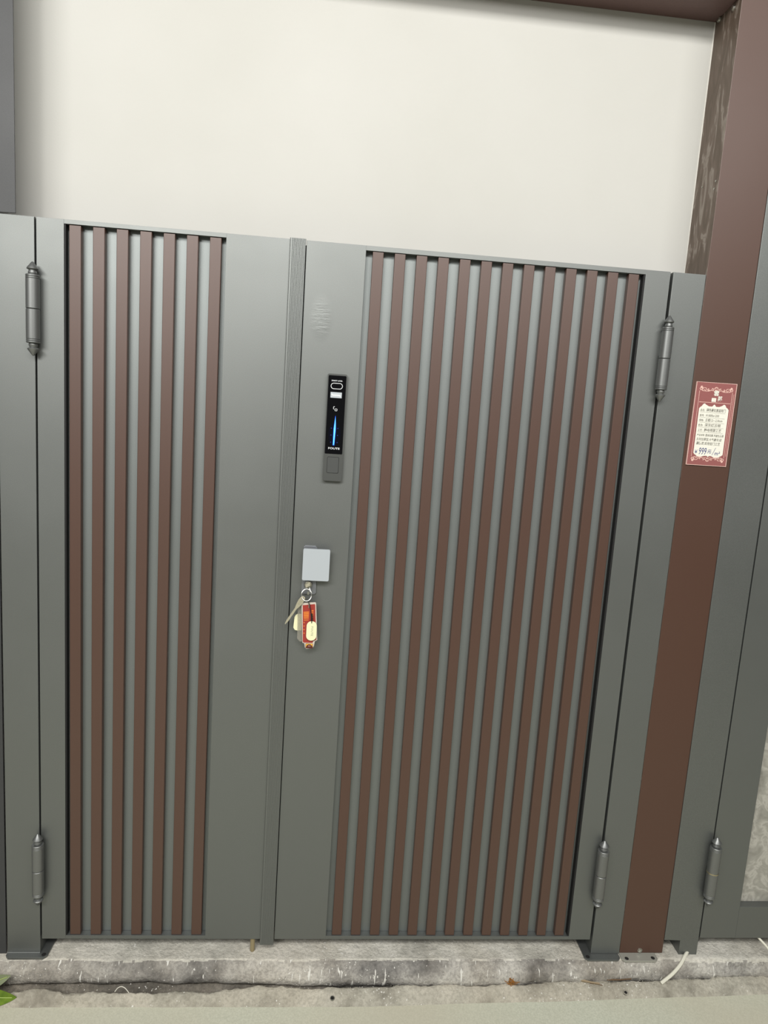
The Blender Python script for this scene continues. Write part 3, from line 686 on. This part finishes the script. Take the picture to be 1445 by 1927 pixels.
bm = BM(); tube(bm, smooth_line([(-0.128, -0.070, -0.112), (-0.127, -0.066, -0.095), (-0.123, -0.064, -0.076)], 4), .0016, 6); tube(bm, [(-0.128, -0.076, -0.112), (-0.127, -0.078, -0.098), (-0.121, -0.080, -0.088)], .0014, 6); obj('stem', bm, M['leaf_vein'], pl, smooth=True)
settle(pl)

def stick(pts, r, m, label, cat, name, group=None):
    bm = BM(); tube(bm, pts, r, 5, radii=[r * (0.7 + 0.3 * math.sin(2.5 * i + 1)) for i in range(len(pts))]); return single(name, bm, m, label, cat, group)
stick([(1.4480, -0.041, -0.0880), (1.470, -0.047, -0.0888), (1.497, -0.051, -0.0900)], .0042, M['chip'], 'pale wood splinter on the mortar, below the dark post foot', 'splinter', 'wood splinters on the mortar')
stick([(1.5200, -0.036, -0.0850), (1.553, -0.036, -0.0850), (1.5900, -0.032, -0.0850)], .0024, M['chip'], 'upper brown splinter in the crevice below the brown post', 'splinter', 'wood splinters on the mortar')
stick([(1.5220, -0.040, -0.0880), (1.558, -0.041, -0.0880), (1.5930, -0.038, -0.0880)], .0028, M['chip2'], 'dark splinter under the upper one below the brown post', 'splinter', 'wood splinters on the mortar')
stick([(1.4720, -0.0465, -0.0930), (1.492, -0.050, -0.0930), (1.505, -0.053, -0.0935)], .0016, M['chip2'], 'thin dark twig right of the pale splinter', 'splinter', 'wood splinters on the mortar')
bm = BM()
for i in range(26):
    c = Vector((1.2495 + random.gauss(0, .0045), -0.0500 + random.gauss(0, .002), -0.0880 + random.gauss(0, .0035)))
    tube(bm, [c, c + Vector((random.gauss(0, .005), random.gauss(0, .003), random.gauss(0, .004))), c + Vector((random.gauss(0, .007), random.gauss(0, .003), random.gauss(0, .006)))], .0010, 4)
single('fibre_clump', bm, M['rust'], 'orange brown clump of fibre in the crevice below the slats', 'clump')
bm = BM(); tube(bm, smooth_line([(0.2075, -0.066, -0.0945), (0.2130, -0.0600, -0.0895), (0.2215, -0.0580, -0.0870), (0.2320, -0.0610, -0.0890), (0.2440, -0.0690, -0.0945)], 5), .0010, 5)
single('white_thread', bm, M['thread'], 'curled white thread on the mortar at the left', 'thread', smooth=True)
for x, y, lab in ((0.7656, -0.0815, 'metal anchor sleeve in the mortar near the photo centre'), (1.5650, -0.0685, 'dark drilled hole in the mortar below the brown post')):
    r = empty('anchor_sleeve', (x, y, -0.108), lab, 'anchor')
    bm = BM(); tube(bm, [(x + .0052 * math.cos(a), y + .0052 * math.sin(a) * .9, -0.1008 - .35 * .0052 * -math.sin(a)) for a in [2 * math.pi * k / 14 for k in range(14)]], .0012, 6, True)
    obj('sleeve_rim', bm, M['steel'] if x < 1 else M['mortar'], r, smooth=True)
    bm = BM(); lathe(bm, [(.0045, -.004), (.0045, 0.0006)], (x, y, -0.1012), 14); obj('sleeve_hole', bm, M['dark'], r); settle(r)
# crumbs of plaster and grit lying along the crevice
bm = BM()
for i in range(330):
    x = random.choice([random.uniform(-0.05, 2.05), random.gauss(1.63, .10), random.gauss(1.48, .03), random.gauss(1.9, .06)]); b = lerp_tab(LB, x)
    c = Vector((x, b + random.gauss(-.002, .007), -0.0912 + random.gauss(0, .0012))); r = random.uniform(.0006, .0034) ** 1.15
    ret = bmesh.ops.create_icosphere(bm, subdivisions=1, radius=r)
    for v in ret['verts']: v.co = Vector((v.co.x * random.uniform(.7, 1.5), v.co.y, v.co.z * .7)) + c
o = obj('plaster_crumbs', bm, M['mortar']); o['kind'] = 'stuff'; o['label'] = 'crumbs of plaster and grit along the crevice'; o['category'] = 'crumbs'
